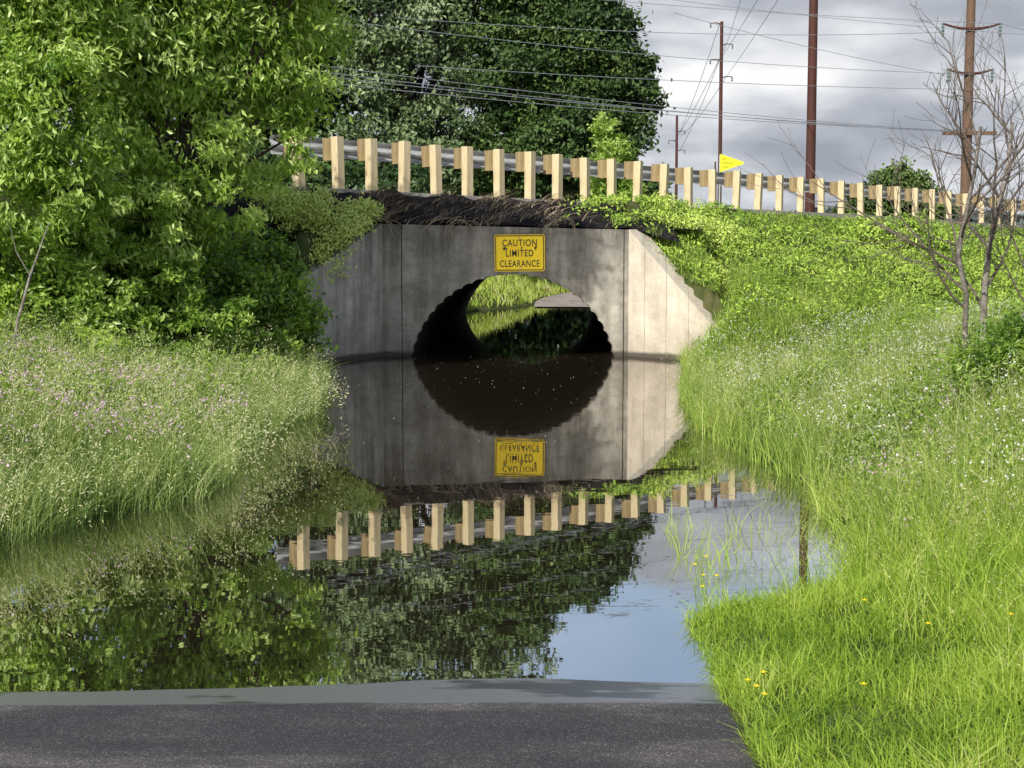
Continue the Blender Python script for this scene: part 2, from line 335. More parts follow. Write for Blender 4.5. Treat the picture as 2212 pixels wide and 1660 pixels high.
def soilz(xs,t):
    y0=np.where(xs<-2,23.15+1.0*(xs+2),np.where(xs>1.8,23.15-.2*(xs-1.8),23.0)); y0=np.maximum(y0,20.9)
    yedge=np.interp(xs,RC[:,0],RC[:,1])
    y=y0+(yedge-y0-.2)*t
    zt=np.interp(xs,[-4.2,-2,1.8,2.6],[1.75,2.05,1.96,1.75]); ze=np.interp(xs,RC[:,0],RC[:,2])-.04
    z=zt+(ze-zt)*(t*.7+.3*ss(t*1.6))
    sl=xs*3.3-t*3.0+.5*nz(xs,y,.8)
    rid=.12*(1-np.abs(np.sin(sl)))**.9*(1-t*.4)+.03*nz(xs*2,y*3,1.3)+.02*nz(xs,y,7)
    return y,z+rid*np.minimum(1,t*10+.25)*np.where(t<.9,1,10*(1-t))
for t in v:
    y,z=soilz(xs,np.full(xs.shape,t)); V.append(np.stack([xs,y,z],-1))
V=np.concatenate(V); nx=len(xs); i=np.arange(NV-1)[:,None]*nx; j=np.arange(nx-1)[None]
Fc=np.stack([i+j,i+j+1,i+nx+j+1,i+nx+j],-1).reshape(-1,4)
obj('soil_bank',mesh_np('soil_bank',V,Fc,M_soil,smooth=True),kind='structure')
xs=np.arange(-2.6,3.4,.3); ys=np.arange(24,38,.5); X,Y=np.meshgrid(xs,ys); dr,zr=roaddist(X,Y)
Z=np.where(dr>0,1.95+(zr-2.16)*np.clip((Y-23.1)/np.maximum(np.interp(X,RC[:,0],RC[:,1])-23.1,.5),0,1),np.maximum(1.46,zr-.10-.5*np.maximum(0,-dr-5)))
V,Fc=grid(xs,ys,Z-.06)
obj('embankment_fill',mesh_np('embankment_fill',V,Fc,M_soil),kind='structure')

# ------------------------------------------------------------------ culvert
culv=empty('concrete_culvert',(0,23,0),label='grey concrete road culvert with angled wing walls and oval corrugated pipe',category='culvert')
def child(name,me,par,**kw):
    o=bpy.data.objects.new(name,me); o.location=-Vector(par.location); return link(o,par,**kw)
PCX=.012;PCZ=-.30;PA=1.60;PB=1.555
th=np.linspace(-.12,math.pi+.12,900)
sc=.034*np.abs(np.sin(th*27))**.6
ix=PCX+(PA-.02+sc)*np.cos(th); iz=PCZ+(PB-.01+sc)*np.sin(th)
ox=PCX+1.72*np.cos(th); oz=PCZ+1.66*np.sin(th)
topz=lambda x:np.interp(x,[-2,1.8],[2.04,1.95])
a=Acc()
n=len(th); y0=23.0
inner=np.stack([ix,np.full(n,y0),iz],-1); outer=np.stack([ox,np.full(n,y0),oz],-1)
top=np.stack([ox,np.full(n,y0),topz(ox)],-1)
back=inner+np.array([0,.3,0])
def strip(A,B):
    k=len(A); VV=np.vstack([A,B]); i=np.arange(k-1); return VV,np.stack([i,i+1,i+1+k,i+k],-1)
for A_,B_ in ((inner,outer),(outer,top),(back,inner)): a.add(*strip(A_,B_))
xl_,xr_=ox.min(),ox.max()
for x0,x1 in ((-2.0,xl_),(xr_,1.8)):
    a.add([[x0,y0,-.7],[x1,y0,-.7],[x1,y0,topz(x1)],[x0,y0,topz(x0)]],[[0,1,2,3]])
a.add([[-2,y0,2.04],[1.8,y0,1.95],[1.8,y0+.3,1.95],[-2,y0+.3,2.04]],[[0,1,2,3]])
a.add([[-2,y0+.3,2.04],[1.8,y0+.3,1.95],[1.8,y0+.3,1.4],[-2,y0+.3,1.4]],[[0,1,2,3]])
V,Fc=a.get(); uv=np.stack([V[:,0]+5,V[:,2]],-1)
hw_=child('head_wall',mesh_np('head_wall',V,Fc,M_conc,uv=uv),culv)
def wing(p0,p1,z0,z1,mat,thick=.36,lab=None):
    p0=np.array(p0,float);p1=np.array(p1,float); d=p1-p0; L=np.linalg.norm(d); d/=L
    nb=np.array([-d[1],d[0]])
    if nb[1]<0: nb=-nb
    q0=p0+nb*thick; q1=p1+nb*thick
    V=[(*p0,-.7),(*p1,-.7),(*p1,z1),(*p0,z0),(*q0,-.7),(*q1,-.7),(*q1,z1),(*q0,z0)]
    Fc=[[0,1,2,3],[4,7,6,5],[3,2,6,7],[1,5,6,2],[0,3,7,4]]
    u=[0,L,L,0,.3,L+.3,L+.3,.3]; uv=[(u[i]+.1,V[i][2]) for i in range(8)]
    me=mesh_np('wing_wall',V,Fc,mat,uv=uv)
    o=child('wing_wall',me,culv)
    if lab: o['label']=lab
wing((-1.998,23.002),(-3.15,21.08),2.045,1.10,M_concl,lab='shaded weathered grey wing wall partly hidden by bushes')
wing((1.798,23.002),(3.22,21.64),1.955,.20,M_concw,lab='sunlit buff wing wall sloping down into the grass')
yy=np.arange(23.25,37.4,.03); tt=np.linspace(-.5,math.pi+.5,90)
Yp,Tp=np.meshgrid(yy,tt,indexing='ij'); r=.022*np.sin((Yp)*2*math.pi/.2+Tp*2)
ax=(Yp-23)*.028
V=np.stack([PCX+ax+(PA+.03+r)*np.cos(Tp),Yp,PCZ+(PB+.03+r)*np.sin(Tp)],-1).reshape(-1,3)
m_=len(tt); i=np.arange(len(yy)-1)[:,None]*m_; j=np.arange(m_-1)[None]
Fc=np.stack([i+j,i+j+1,i+m_+j+1,i+m_+j],-1).reshape(-1,4)
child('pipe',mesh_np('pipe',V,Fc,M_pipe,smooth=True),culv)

# ------------------------------------------------------------------ signs
def text_mesh(s,w,h,mat,off=.0):
    c=bpy.data.curves.new('t','FONT'); c.body=s; c.size=1; c.offset=off; c.align_x='CENTER'; c.space_character=1.12
    o=bpy.data.objects.new('t',c); COL.objects.link(o); bpy.context.view_layer.update()
    dg=bpy.context.evaluated_depsgraph_get(); me=bpy.data.meshes.new_from_object(o.evaluated_get(dg))
    bpy.data.objects.remove(o); bpy.data.curves.remove(c)
    co=np.array([v.co[:] for v in me.vertices]); mn,mx=co.min(0),co.max(0)
    co=(co-(mn+mx)/2); co[:,0]*=w/(mx[0]-mn[0]); co[:,1]*=h/(mx[1]-mn[1]); co[:,2]=0
    co=np.stack([co[:,0],co[:,2],co[:,1]],-1)
    me.vertices.foreach_set('co',co.astype(np.float32).ravel()); me.update()
    me.materials.clear(); me.materials.append(mat); return me
def rounded(w,h,r,y,n=6):
    pts=[]
    for cx,cz,a0 in ((w/2-r,h/2-r,0),(-w/2+r,h/2-r,90),(-w/2+r,-h/2+r,180),(w/2-r,-h/2+r,270)):
        for k in range(n+1):
            a_=math.radians(a0+90*k/n); pts.append((cx+r*math.cos(a_),y,cz+r*math.sin(a_)))
    return pts
def plate(name,w,h,r,y0,y1,mat):
    A=rounded(w,h,r,y0);B=rounded(w,h,r,y1);n=len(A)
    me=bpy.data.meshes.new(name); me.from_pydata(A+B,[],[list(range(n))[::-1],[n+i for i in range(n)]]+[[i,(i+1)%n,n+(i+1)%n,n+i] for i in range(n)])
    me.materials.append(mat); return me
def ringm(name,w,h,r,b,y,mat):
    A=rounded(w,h,r,y);B=rounded(w-2*b,h-2*b,max(r-b,.005),y);n=len(A)
    return mesh_np(name,A+B,[[i,(i+1)%n,n+(i+1)%n,n+i] for i in range(n)],mat)
sg=empty('warning_sign',(.118,22.97,1.594),label='yellow caution limited clearance sign bolted above the pipe mouth',category='sign')
sg.rotation_euler=(0,math.radians(-.6),0)
link(bpy.data.objects.new('sign_plate',plate('sign_plate',.775,.565,.035,-.004,.012,M_yel)),sg)
link(bpy.data.objects.new('sign_border',ringm('sign_border',.75,.54,.03,.014,-.0065,M_blk)),sg)
for s,w,z in (('CAUTION',.53,.155),('LIMITED',.42,-.003),('CLEARANCE',.61,-.163)):
    o=bpy.data.objects.new('lettering',text_mesh(s,w,.105,M_blk,off=.012)); o.location=(0,-.0065,z); link(o,sg); o['label']='black capital letters reading '+s
for z in (.235,-.24):
    a=Acc(); a.tube([(0,0,0),(0,-.008,0)],.011,8); V,Fc=a.get()
    o=bpy.data.objects.new('bolt',mesh_np('bolt',V,Fc,M_bolt)); o.location=(0,-.005,z); link(o,sg)
rr=np.random.default_rng(4)
for x,z,s in ((-.235,.070,.024),(.245,.074,.020),(.03,.080,.014),(-.20,.065,.012)):
    an=np.linspace(0,2*math.pi,12,endpoint=False); rad=s*(.6+.7*rr.random(12))
    me=bpy.data.meshes.new('mud_splash'); me.from_pydata([(rad[i]*math.cos(an[i]),-.009,rad[i]*1.2*math.sin(an[i])) for i in range(12)]+[(0,-.013,0)],[],[[12,(i+1)%12,i] for i in range(12)]); me.materials.append(M_mud)
    o=bpy.data.objects.new('mud_splash',me); o.location=(x,0,z); link(o,sg)
D=66.; q=P(1551,355,D)
pn=empty('no_passing_sign',(q[0],D,1.5),label='yellow no passing zone pennant sign beside the road',category='sign')
w,h=1.03,.80; zc=q[2]-1.5
def pent(w,h,y):return [(0,y,h/2),(0,y,-h/2),(w,y,-.05),(w+.03,y,0),(w,y,.05)]
me=bpy.data.meshes.new('pennant'); A=pent(w,h,0);B=pent(w,h,.02)
me.from_pydata(A+B,[],[[0,1,2,3,4],[9,8,7,6,5]]+[[i,5+i,5+(i+1)%5,(i+1)%5] for i in range(5)]); me.materials.append(M_yelf)
o=bpy.data.objects.new('sign_plate',me); o.location=(0,0,zc); link(o,pn)
for s,ww,x,z in (('NO',.18,.18,.18),('PASSING',.45,.34,.0),('ZONE',.27,.24,-.18)):
    o=bpy.data.objects.new('lettering',text_mesh(s,ww,.09,M_blk)); o.location=(x,-.004,zc+z); link(o,pn)
a=Acc(); a.box((-.0,.05,(zc+.4)/2-.3),.06,.05,zc+.9); V,Fc=a.get(); link(bpy.data.objects.new('sign_post',mesh_np('sign_post',V,Fc,M_galv)),pn)

# ------------------------------------------------------------------ guardrail
seg=np.linalg.norm(np.diff(RC[:,:2],axis=0),axis=1); S=np.concatenate([[0],np.cumsum(seg)])
def along(s):
    p=np.array([np.interp(s,S,RC[:,k]) for k in range(3)]); q=np.array([np.interp(s+.1,S,RC[:,k]) for k in range(3)])
    d=(q-p)[:2]; d/=np.linalg.norm(d); return p,d
sd_=np.arange(0,S[-1],.05); bear=np.array([(lambda p:p[0]/p[1])(along(s)[0]) for s in sd_[:2400]])
k0=int(np.argmin(np.abs(sd_[:2400]-S[12])))
def s_at(px):
    b=(px-CX)/F; m=np.arange(k0,2400); return float(np.interp(b,bear[m],sd_[m]))
def pscale(px): return float(np.interp(px,[720,1190,1600,1890,2105,2300],[.96,.885,.80,.745,.715,.69]))
a=Acc(); a.box((0,0,.305),.145,.15,1.11); V,Fc=a.get(); PM=mesh_np('post_body',V,Fc,M_wood)
a=Acc(); a.box((0,.182,.665),.13,.21,.37); V,Fc=a.get()
BM=mesh_np('offset_block',V,Fc,M_wood2)
PX=[637,722,793,863,932,998,1065,1130,1188,1247,1304,1358,1414,1468,1520,1570,1617,1663,1708,1753,1796,1838,1878,1917,1955,1992,2028,2063,2098,2133,2167,2200,2232,2263,2293]
RR=math.radians(24)  # posts stand a little skewed to the rail line
for px in PX:
    s=s_at(px+8); p,d=along(s); ang=math.atan2(d[1],d[0])+RR; k=pscale(px); nx_,ny_=d[1],-d[0]
    e=bpy.data.objects.new('guardrail_post',PM); e.location=(p[0]+nx_*.1,p[1]+ny_*.1,p[2]+random.uniform(-.015,.015)); e.scale=(k,k,k)
    e.rotation_euler=(random.uniform(-.03,.03),random.uniform(-.025,.025),ang+random.uniform(-.06,.06))
    link(e,None,label='pale timber guardrail post with offset block along the road edge',category='guardrail post',group='timber guardrail posts along the road edge')
    b_=bpy.data.objects.new('offset_block',BM); b_.location=(random.uniform(-.006,.006),0,random.uniform(-.012,.012)); link(b_,e)
pr=[(.0,.155),(.012,.14),(.075,.115),(.08,.075),(.012,.03),(.0,0),(.012,-.03),(.08,-.075),(.075,-.115),(.012,-.14),(0,-.155)]
pxs=np.arange(600,2310,20); V=[]
for px in pxs:
    p,d=along(s_at(px)); nn=np.array([-d[1],d[0]]); k=pscale(px)
    for dd,z in pr:
        V.append((p[0]-nn[0]*.1+nn[0]*(.285+dd)*k,p[1]-nn[1]*.1+nn[1]*(.285+dd)*k,p[2]+(.67+z)*k))
n=len(pr); i=np.arange(len(pxs)-1)[:,None]*n; j=np.arange(n-1)[None]; Fc=np.stack([i+j,i+j+1,i+n+j+1,i+n+j],-1).reshape(-1,4)
o=obj('guardrail_beam',mesh_np('guardrail_beam',V,Fc,M_galv),label='galvanised steel W-beam guardrail carried on timber posts',category='guardrail')
o.modifiers.new('solid','SOLIDIFY').thickness=.004

# ------------------------------------------------------------------ leaves & trees
def leaves(C,L,W,droop=.0,seed=0,out=None,upb=.8):
    n=len(C); r=np.random.default_rng(seed)
    ax=r.normal(size=(n,3)); ax[:,2]-=droop
    if out is not None: ax+=out*.6
    ax/=np.linalg.norm(ax,axis=1)[:,None]
    nn=r.normal(size=(n,3)); nn[:,2]+=upb
    if out is not None: nn+=out*1.1
    nn-=ax*np.sum(nn*ax,1)[:,None]; nn/=np.linalg.norm(nn,axis=1)[:,None]+1e-9
    sd=np.cross(ax,nn)
    l=L*(.6+.8*r.random(n))[:,None]; w=W*(.6+.8*r.random(n))[:,None]
    a=C-ax*l*.5; b=C+sd*w*.5-ax*l*.08+nn*w*.15; c=C+ax*l*.5-nn*l*.08; d=C-sd*w*.5-ax*l*.08+nn*w*.15
    V=np.stack([a,b,c,d],1).reshape(-1,3); Fc=np.arange(n*4).reshape(-1,4)
    return V,Fc
def tree(name,label,cat,base,blobs,nleaf,L,W,mat,bark=M_bark,tr=.12,fork=.45,seed=1,clump=.17,perclump=38,droop=.3,parts=('trunk','crown'),shell=.5,group=None,extrabranch=6,flat=.6,tb=.12,lump=.14):
    r=np.random.default_rng(seed)
    root=empty(name,base,label=label,category=cat)
    if group: root['group']=group
    B=np.array(blobs,float); base=np.array(base,float)
    a=Acc(); cen=(B[:,:3]*B[:,3:4]**2).sum(0)/(B[:,3]**2).sum()
    fp=base+(cen-base)*fork
    m1=(base+fp)/2+r.normal(size=3)*.03*np.linalg.norm(fp-base)
    a.tube([base-[0,0,.2],m1,fp,(fp+cen)/2,cen],[tr*1.25,tr,tr*.85,tr*.6,tr*.35],8)
    for b in B:
        c=b[:3]; mid=(fp+c)/2+r.normal(size=3)*.1*b[3]; a.tube([fp,mid,c],[tr*.5,tr*.33,tr*.16],6)
        for _ in range(extrabranch):
            d=r.normal(size=3); d[2]=abs(d[2])*.7; d/=np.linalg.norm(d); e=c+d*b[3]*.85; m=(c+e)/2+r.normal(size=3)*.08*b[3]
            a.tube([c,m,e],[tr*.16,tr*.1,tr*.03],5)
    V,Fc=a.get(); o=bpy.data.objects.new(parts[0],mesh_np(parts[0],V-base,Fc,bark,smooth=True)); link(o,root)
    wts=B[:,3]**2.2; wts/=wts.sum(); nc=int(nleaf/perclump)
    bi=r.choice(len(B),nc,p=wts); d=r.normal(size=(nc,3)); d/=np.linalg.norm(d,axis=1)[:,None]
    rad=B[bi,3]*(shell+(1.03-shell)*r.random(nc)**.6)*(1+lump*np.sin(d[:,0]*5+d[:,2]*7+bi)+.6*lump*np.sin(d[:,1]*11+d[:,2]*9))
    cc=B[bi,:3]+d*rad[:,None]*np.array([1,1,.92])
    ct=r.random(nc)*.5
    ci=np.repeat(np.arange(nc),perclump); n=len(ci)
    sg_=(np.minimum(B[bi,3],2.2)*clump)[ci][:,None]
    pos=cc[ci]+r.normal(size=(n,3))*sg_*np.array([1,1,flat])
    V,Fc=leaves(pos,L,W,seed=seed+5,droop=droop,out=d[ci])
    tint=ct[ci]+tb+r.random(n)*.4
    o=bpy.data.objects.new(parts[1],mesh_np(parts[1],V-base,Fc,mat,tint=tint)); link(o,root)
    return root
hb=lambda x,y:float(height(np.array([x*1.]),np.array([y*1.]))[0])
tree('broadleaf_tree','leafy green ash tree in full sun beside the culvert','tree',(-4.3,18.4,hb(-4.3,18.4)-.1),
 [(-3.75,18.3,5.6,1.4),(-3.35,18.9,4.1,1.1),(-4.6,18.2,4.3,1.25),(-4.1,18.3,2.9,.85),(-3.1,18.6,5.1,.95),(-4.9,17.9,6.0,1.3),(-2.35,18.1,5.6,.95),(-1.95,18.0,5.75,.6),(-3.6,18.5,2.3,.6),(-4.4,17.9,2.0,.65),(-2.9,18.9,3.0,.5),(-2.7,18.8,3.7,.5)],84000,.108,.040,M_leafA,seed=11,tr=.10,perclump=85,clump=.16,droop=.9,flat=.55,tb=.17)  # upper right crown blobs, above the view, added to shade the head wall
tree('broadleaf_tree','tall leafy green tree with bright drooping foliage on the bank','tree',(-6.0,17.2,hb(-6,17.2)-.1),
 [(-5.7,16.9,5.2,1.4),(-6.3,16.8,3.7,1.3),(-5.2,16.6,3.3,.9),(-6.6,17,6.2,1.5),(-5.6,16.4,2.35,.75),(-5.0,17.2,4.6,.8),(-4.9,16.8,2.3,.55)],70000,.108,.040,M_leafA,seed=12,tr=.10,perclump=85,clump=.16,droop=.9,flat=.55,tb=.17)
tree('shrub','dense dark green shrub hanging over the water by the wing wall','shrub',(-3.5,20.0,.3),
 [(-3.35,20.0,.8,.65),(-2.95,20.3,.6,.45),(-3.9,19.4,1.0,.75),(-3.3,20.2,1.4,.5),(-4.6,19.0,1.3,.75),(-3.6,19.4,.45,.5),(-4.4,18.8,1.9,.65),(-3.1,19.2,.35,.35)],30000,.09,.045,M_leafA,seed=13,tr=.04,parts=('stems','foliage'),shell=.35,tb=-.16)
tree('shrub','leafy green shrub with sunlit tips and dark hollows below the trees','shrub',(-4.7,17.4,.3),
 [(-4.6,17.2,.75,.55),(-5.3,16.8,1.0,.65),(-3.9,17.6,.6,.42),(-4.2,17.9,1.3,.5),(-5.0,17.3,1.7,.5),(-3.5,18.2,.75,.42)],24000,.09,.038,M_leafA,seed=14,tr=.04,parts=('stems','foliage'),shell=.4,perclump=60,tb=.05,clump=.14)
tree('shrub','bright leafy shrub at the foot of the taller tree','shrub',(-6.0,16.2,.4),
 [(-5.9,16.0,.95,.55),(-5.3,16.0,.6,.42),(-6.4,16.2,1.5,.65),(-4.6,16.3,.5,.35)],16000,.09,.035,M_weed,seed=19,tr=.03,parts=('stems','foliage'),shell=.4,perclump=50,tb=.15)
tree('shrub','green leafy weeds, tinted sunlit-bright, growing over the wing wall top','shrub',(-2.75,22.4,1.6),
 [(-2.75,22.3,1.85,.36),(-2.45,22.7,2.15,.30),(-2.95,22.3,2.3,.33),(-2.25,22.95,2.2,.22),(-2.9,22.1,1.5,.35),(-3.15,22.2,2.0,.3),(-3.4,22.0,2.35,.35)],13000,.07,.026,M_weedH,seed=15,tr=.012,parts=('stems','foliage'),shell=.2,clump=.3,tb=.55)  # raised tint paints in sunlight that the tree crown blocks here
tree('shrub','bright green vines and weeds spilling beside the concrete wall','shrub',(2.75,24.0,1.4),
 [(2.35,24.3,2.0,.28),(2.9,24.6,1.95,.32),(3.5,25,1.8,.32),(2.55,23.6,1.6,.24),(3.05,23.2,1.2,.28),(2.5,25.2,2.3,.25),(3.2,25.7,2.15,.3)],15000,.07,.025,M_weedH,seed=16,tr=.012,parts=('stems','foliage'),shell=.2,clump=.34,tb=.25)
tree('shrub','low leafy bush on the grassy road embankment','shrub',(7.2,28.0,hb(7.2,28)),
 [(6.6,27.8,hb(6.6,27.8)+.2,.32),(7.4,28.2,hb(7.4,28.2)+.25,.4),(8.1,28.5,hb(8.1,28.5)+.2,.32)],7000,.09,.034,M_weedH,seed=17,tr=.012,parts=('stems','foliage'),shell=.2,clump=.3,tb=.0)
tree('shrub','dark green leafy shrub among tall grass near the bare tree','shrub',(4.35,12.6,hb(4.35,12.6)),
 [(4.2,12.6,.72,.34),(4.55,12.8,.80,.38),(3.9,12.4,.58,.28)],8000,.07,.020,M_leafA,seed=18,tr=.012,parts=('stems','foliage'),shell=.2,clump=.3,tb=-.1)
g='tall trees behind the road'
tree('broadleaf_tree','tall silvery green cottonwood behind the guardrail','tree',(-3.9,50,hb(-3.9,50)),
 [(-3.2,50,7.3,2.3),(-4.8,50,10,2.7),(-2.0,50.5,10.2,2.1),(-4.4,49.5,4.3,1.9),(-1.9,49.3,4.7,1.7),(-3.4,50.4,12.6,2.3),(-.6,50.5,12.0,1.7)],64000,.19,.11,M_leafC,seed=21,tr=.28,group=g,clump=.15,perclump=110,lump=.22,shell=.6)
tree('broadleaf_tree','dark green lobed maple tree behind the road','tree',(3.7,49,hb(3.7,49)),
 [(2.1,48.6,8.0,1.75),(2.7,48.3,5.9,1.65),(.6,48.7,7.4,1.85),(1.3,48.5,4.9,1.7),(2.9,48.6,4.1,1.2),(.2,48.9,10.1,1.5),(1.6,48.7,9.3,1.15),(-.3,48.6,4.4,1.4),(3.5,48.5,7.2,1.05),(3.9,48.5,5.7,.7),(2.7,48.5,9.1,.8),(3.2,48.4,3.2,.7)],96000,.17,.11,M_leafB,seed=22,tr=.26,group=g,clump=.15,perclump=110,lump=.22,shell=.6)
tree('broadleaf_tree','dark leafy tree behind the guardrail and cottonwood','tree',(-8,53,hb(-8,53)),
 [(-7.5,53,6,3),(-8,53,10,3.2),(-11,53,7,3.2),(-11.5,53,11,3),(-14.5,53,8,3.2),(-6.0,54,12.5,2.5)],36000,.28,.19,M_leafB,seed=23,tr=.3,group=g)
tree('shrub','light green young tree in front of the dark maple','tree',(2.75,41.8,1.2),
 [(2.5,41.5,3.5,.5),(2.8,41.5,4.3,.45),(2.5,41.5,5.0,.3),(3.1,41.5,3.2,.45)],5000,.14,.07,M_leafA,seed=25,tr=.03,parts=('stems','foliage'),shell=.2,clump=.3)
tree('broadleaf_tree','small round green tree far off across the road','tree',(20.6,80,1.4),
 [(20.6,80,4.4,1.6),(19.2,80,3.7,1.3),(22.2,80,3.6,1.4),(18.2,80,3.2,1.0),(20.8,80,5.0,.9)],16000,.24,.16,M_leafB,seed=26,tr=.15,tb=.3)
r=np.random.default_rng(31); n=22000
x=np.concatenate([r.uniform(-16,-2.4,n//2),r.uniform(3.6,4.6,n//10)]); y=45+r.normal(size=len(x))*1.0; z=height(x,y)+r.random(len(x))**.8*(3.4+.8*nz(x,x*0,.8))
V,Fc=leaves(np.stack([x,y,z],-1),.22,.14,seed=5)
obj('undergrowth',mesh_np('undergrowth',V,Fc,M_leafB,tint=.1+.5*r.random(len(x))),kind='stuff')
n=18000; x=r.uniform(-10,5.0,n); y=70+r.normal(size=n)*1.6; z=.5+r.random(n)*(5.6+1.5*nz(x,x*0,.7))
V,Fc=leaves(np.stack([x,y,z],-1),.42,.28,seed=7)
obj('far_thicket',mesh_np('far_thicket',V,Fc,M_leafB,tint=.1+.6*r.random(n)),kind='stuff')
n=26000; x=r.uniform(20,420,n); y=420+r.normal(size=n)*10
z=1+r.random(n)*(9.5+2.5*nz(x,x*0,.05)+1.5*nz(x,x*0,.21))
V,Fc=leaves(np.stack([x,y,z],-1),2.2,1.8,seed=6)
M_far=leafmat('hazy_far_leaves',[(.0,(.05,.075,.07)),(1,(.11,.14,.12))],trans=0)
obj('distant_woods',mesh_np('distant_woods',V,Fc,M_far,tint=r.random(n)),kind='stuff')

# ------------------------------------------------------------------ bare tree
def bare_tree(base,seed,trunks,label):
    r=np.random.default_rng(seed); root=empty('bare_tree',base,label=label,category='tree')
    ta=Acc(); ba=Acc(); base=np.array(base,float)
    def grow(p,d,ln,rad,lev):
        n=6; pts=[p]; dd=d/np.linalg.norm(d)
        for _ in range(n):
            dd=dd+r.normal(size=3)*.11+np.array([0,0,.07 if lev else .03]); dd/=np.linalg.norm(dd); pts.append(pts[-1]+dd*ln/n)
        pts=np.array(pts); rd=np.linspace(rad,rad*(.45 if lev==0 else .3),n+1); rd=np.maximum(rd,.0021)
        (ta if lev==0 else ba).tube(pts,rd,7 if lev==0 else (5 if lev==1 else 4),cap=(lev==0))
        if lev<3:
            k=[10,6,3][lev]
            for q in range(k):
                t=.22+.76*(q+r.random())/k; t=min(t,.98); i=int(t*n); f=t*n-i; pp=pts[i]*(1-f)+pts[min(i+1,n)]*f
                a=pts[min(i+1,n)]-pts[i]; a/=np.linalg.norm(a)+1e-9
                sd=np.cross(a,r.normal(size=3)); sd/=np.linalg.norm(sd)
                grow(pp,a*.70+sd*.72+np.array([-.08,0,.06]),ln*(.62-.22*t)*r.uniform(.7,1.25),rad*(.5-.15*t),lev+1)
    for off,d,ln,rad in trunks: grow(base+np.array(off),np.array(d,float),ln,rad,0)
    V,Fc=ta.get(); link(bpy.data.objects.new('trunk',mesh_np('trunk',V-base,Fc,M_barkl,smooth=True)),root)
    V,Fc=ba.get(); link(bpy.data.objects.new('branches',mesh_np('branches',V-base,Fc,M_twig,smooth=True)),root)
bx,by=4.55,15.0
bare_tree((bx,by,hb(bx,by)-.05),3,[((0,0,0),(-.26,0,1),2.6,.034),((.2,0,0),(.10,.05,1),2.7,.040),((.28,.1,0),(.42,.1,1),2.2,.028)],'leafless dead sapling with many fine upright twigs in the grass')
a_=Acc()
sb=(-5.15,15.2,hb(-5.15,15.2)); root=empty('dead_sapling',sb,label='thin leaning dead grey sapling in front of the bushes',category='tree')
a_.tube([(0,0,0),(.10,0,.5),(.22,.05,.95),(.42,.1,1.5)],[.022,.018,.013,.006],6); a_.tube([(.22,.05,.95),(.1,.0,1.2),(.05,0,1.45)],[.009,.006,.003],5)
V,Fc=a_.get(); link(bpy.data.objects.new('trunk',mesh_np('trunk',V,Fc,M_barkl,smooth=True)),root)

# ------------------------------------------------------------------ poles & wires
def steel_pole(x,ybase,ytop,d,r0,r1,arms,label):
    b=P(x,HZ,d); base=(b[0],d,1.3); top=P(x,ytop,d)[2]
    root=empty('utility_pole',base,label=label,category='utility pole')
    a=Acc(); H=top-1.3; a.tube([(0,0,-.3),(0,0,H*.5),(0,0,H)],[r0,(r0+r1)/2,r1],14); V,Fc=a.get()
    link(bpy.data.objects.new('shaft',mesh_np('shaft',V,Fc,M_rust,smooth=True)),root)
    for yy_,side in arms:
        z=P(x,yy_,d)[2]-1.3
        a=Acc(); a.tube([(0,0,z),(side*.35,0,z+.12),(side*.8,0,z+.1)],[.05,.04,.03],6); V,Fc=a.get()
        arm=bpy.data.objects.new('bracket_arm',mesh_np('bracket_arm',V,Fc,M_rust)); link(arm,root)
        a=Acc(); a.tube([(side*.8,0,z+.08),(side*.8,0,z+.02),(side*.8,0,z-.04),(side*.8,0,z-.10),(side*.8,0,z-.16),(side*.8,0,z-.24)],[.07,.04,.07,.04,.07,.04],8)
        V,Fc=a.get(); ins=bpy.data.objects.new('insulator',mesh_np('insulator',V,Fc,M_ins)); link(ins,arm)
steel_pole(1745,0,-420,80,.27,.20,[],'tall rust brown steel transmission pole behind the road')
steel_pole(1551,0,58,110,.16,.12,[(108,1),(140,-1),(176,1),(64,-1)],'rust brown steel pole with small bracket arms and insulators')
steel_pole(1458,0,255,150,.17,.12,[(290,1),(310,-1),(330,1)],'distant rust brown steel pole with bracket arms')
steel_pole(1541,0,352,190,.12,.10,[],'very distant thin brown pole beyond the road')
D=45.; b=P(2078,HZ,D); base=(b[0],D,1.5)
root=empty('utility_pole',base,label='wooden utility pole with three crossarms beside the road',category='utility pole')
a=Acc(); a.tube([(.0,0,-.4),(.0,0,4),(.02,0,9.2)],[.165,.15,.12],12); V,Fc=a.get(); link(bpy.data.objects.new('shaft',mesh_np('shaft',V,Fc,M_pole,smooth=True)),root)
for yy_,hwid,up in ((75,.85,.16),(168,.65,.12)):
    z=P(2078,yy_,D)[2]-1.5
    a=Acc(); sp_=[(s_*hwid*k,-.15,z+up*abs(s_*k)**2) for s_,k in ((-1,1),(-1,.7),(-1,.35),(1,0),(1,.35),(1,.7),(1,1))]
    a.tube(sp_,[.03,.035,.045,.055,.045,.035,.03],6)
    V,Fc=a.get(); arm=bpy.data.objects.new('crossarm',mesh_np('crossarm',V,Fc,M_rust)); link(arm,root)
    for s_ in (-1,1):
        a=Acc(); a.tube([(s_*hwid,-.15,z+up-q*.05) for q in range(9)],[.055,.03,.055,.03,.055,.03,.055,.03,.02],8)
        V,Fc=a.get(); link(bpy.data.objects.new('insulator',mesh_np('insulator',V,Fc,M_ins)),arm)
z=P(2078,293,D)[2]-1.5
a=Acc(); a.box((0.02,-.21,z),1.6,.09,.11); V,Fc=a.get(); arm=bpy.data.objects.new('crossarm',mesh_np('crossarm',V,Fc,M_pole)); link(arm,root)
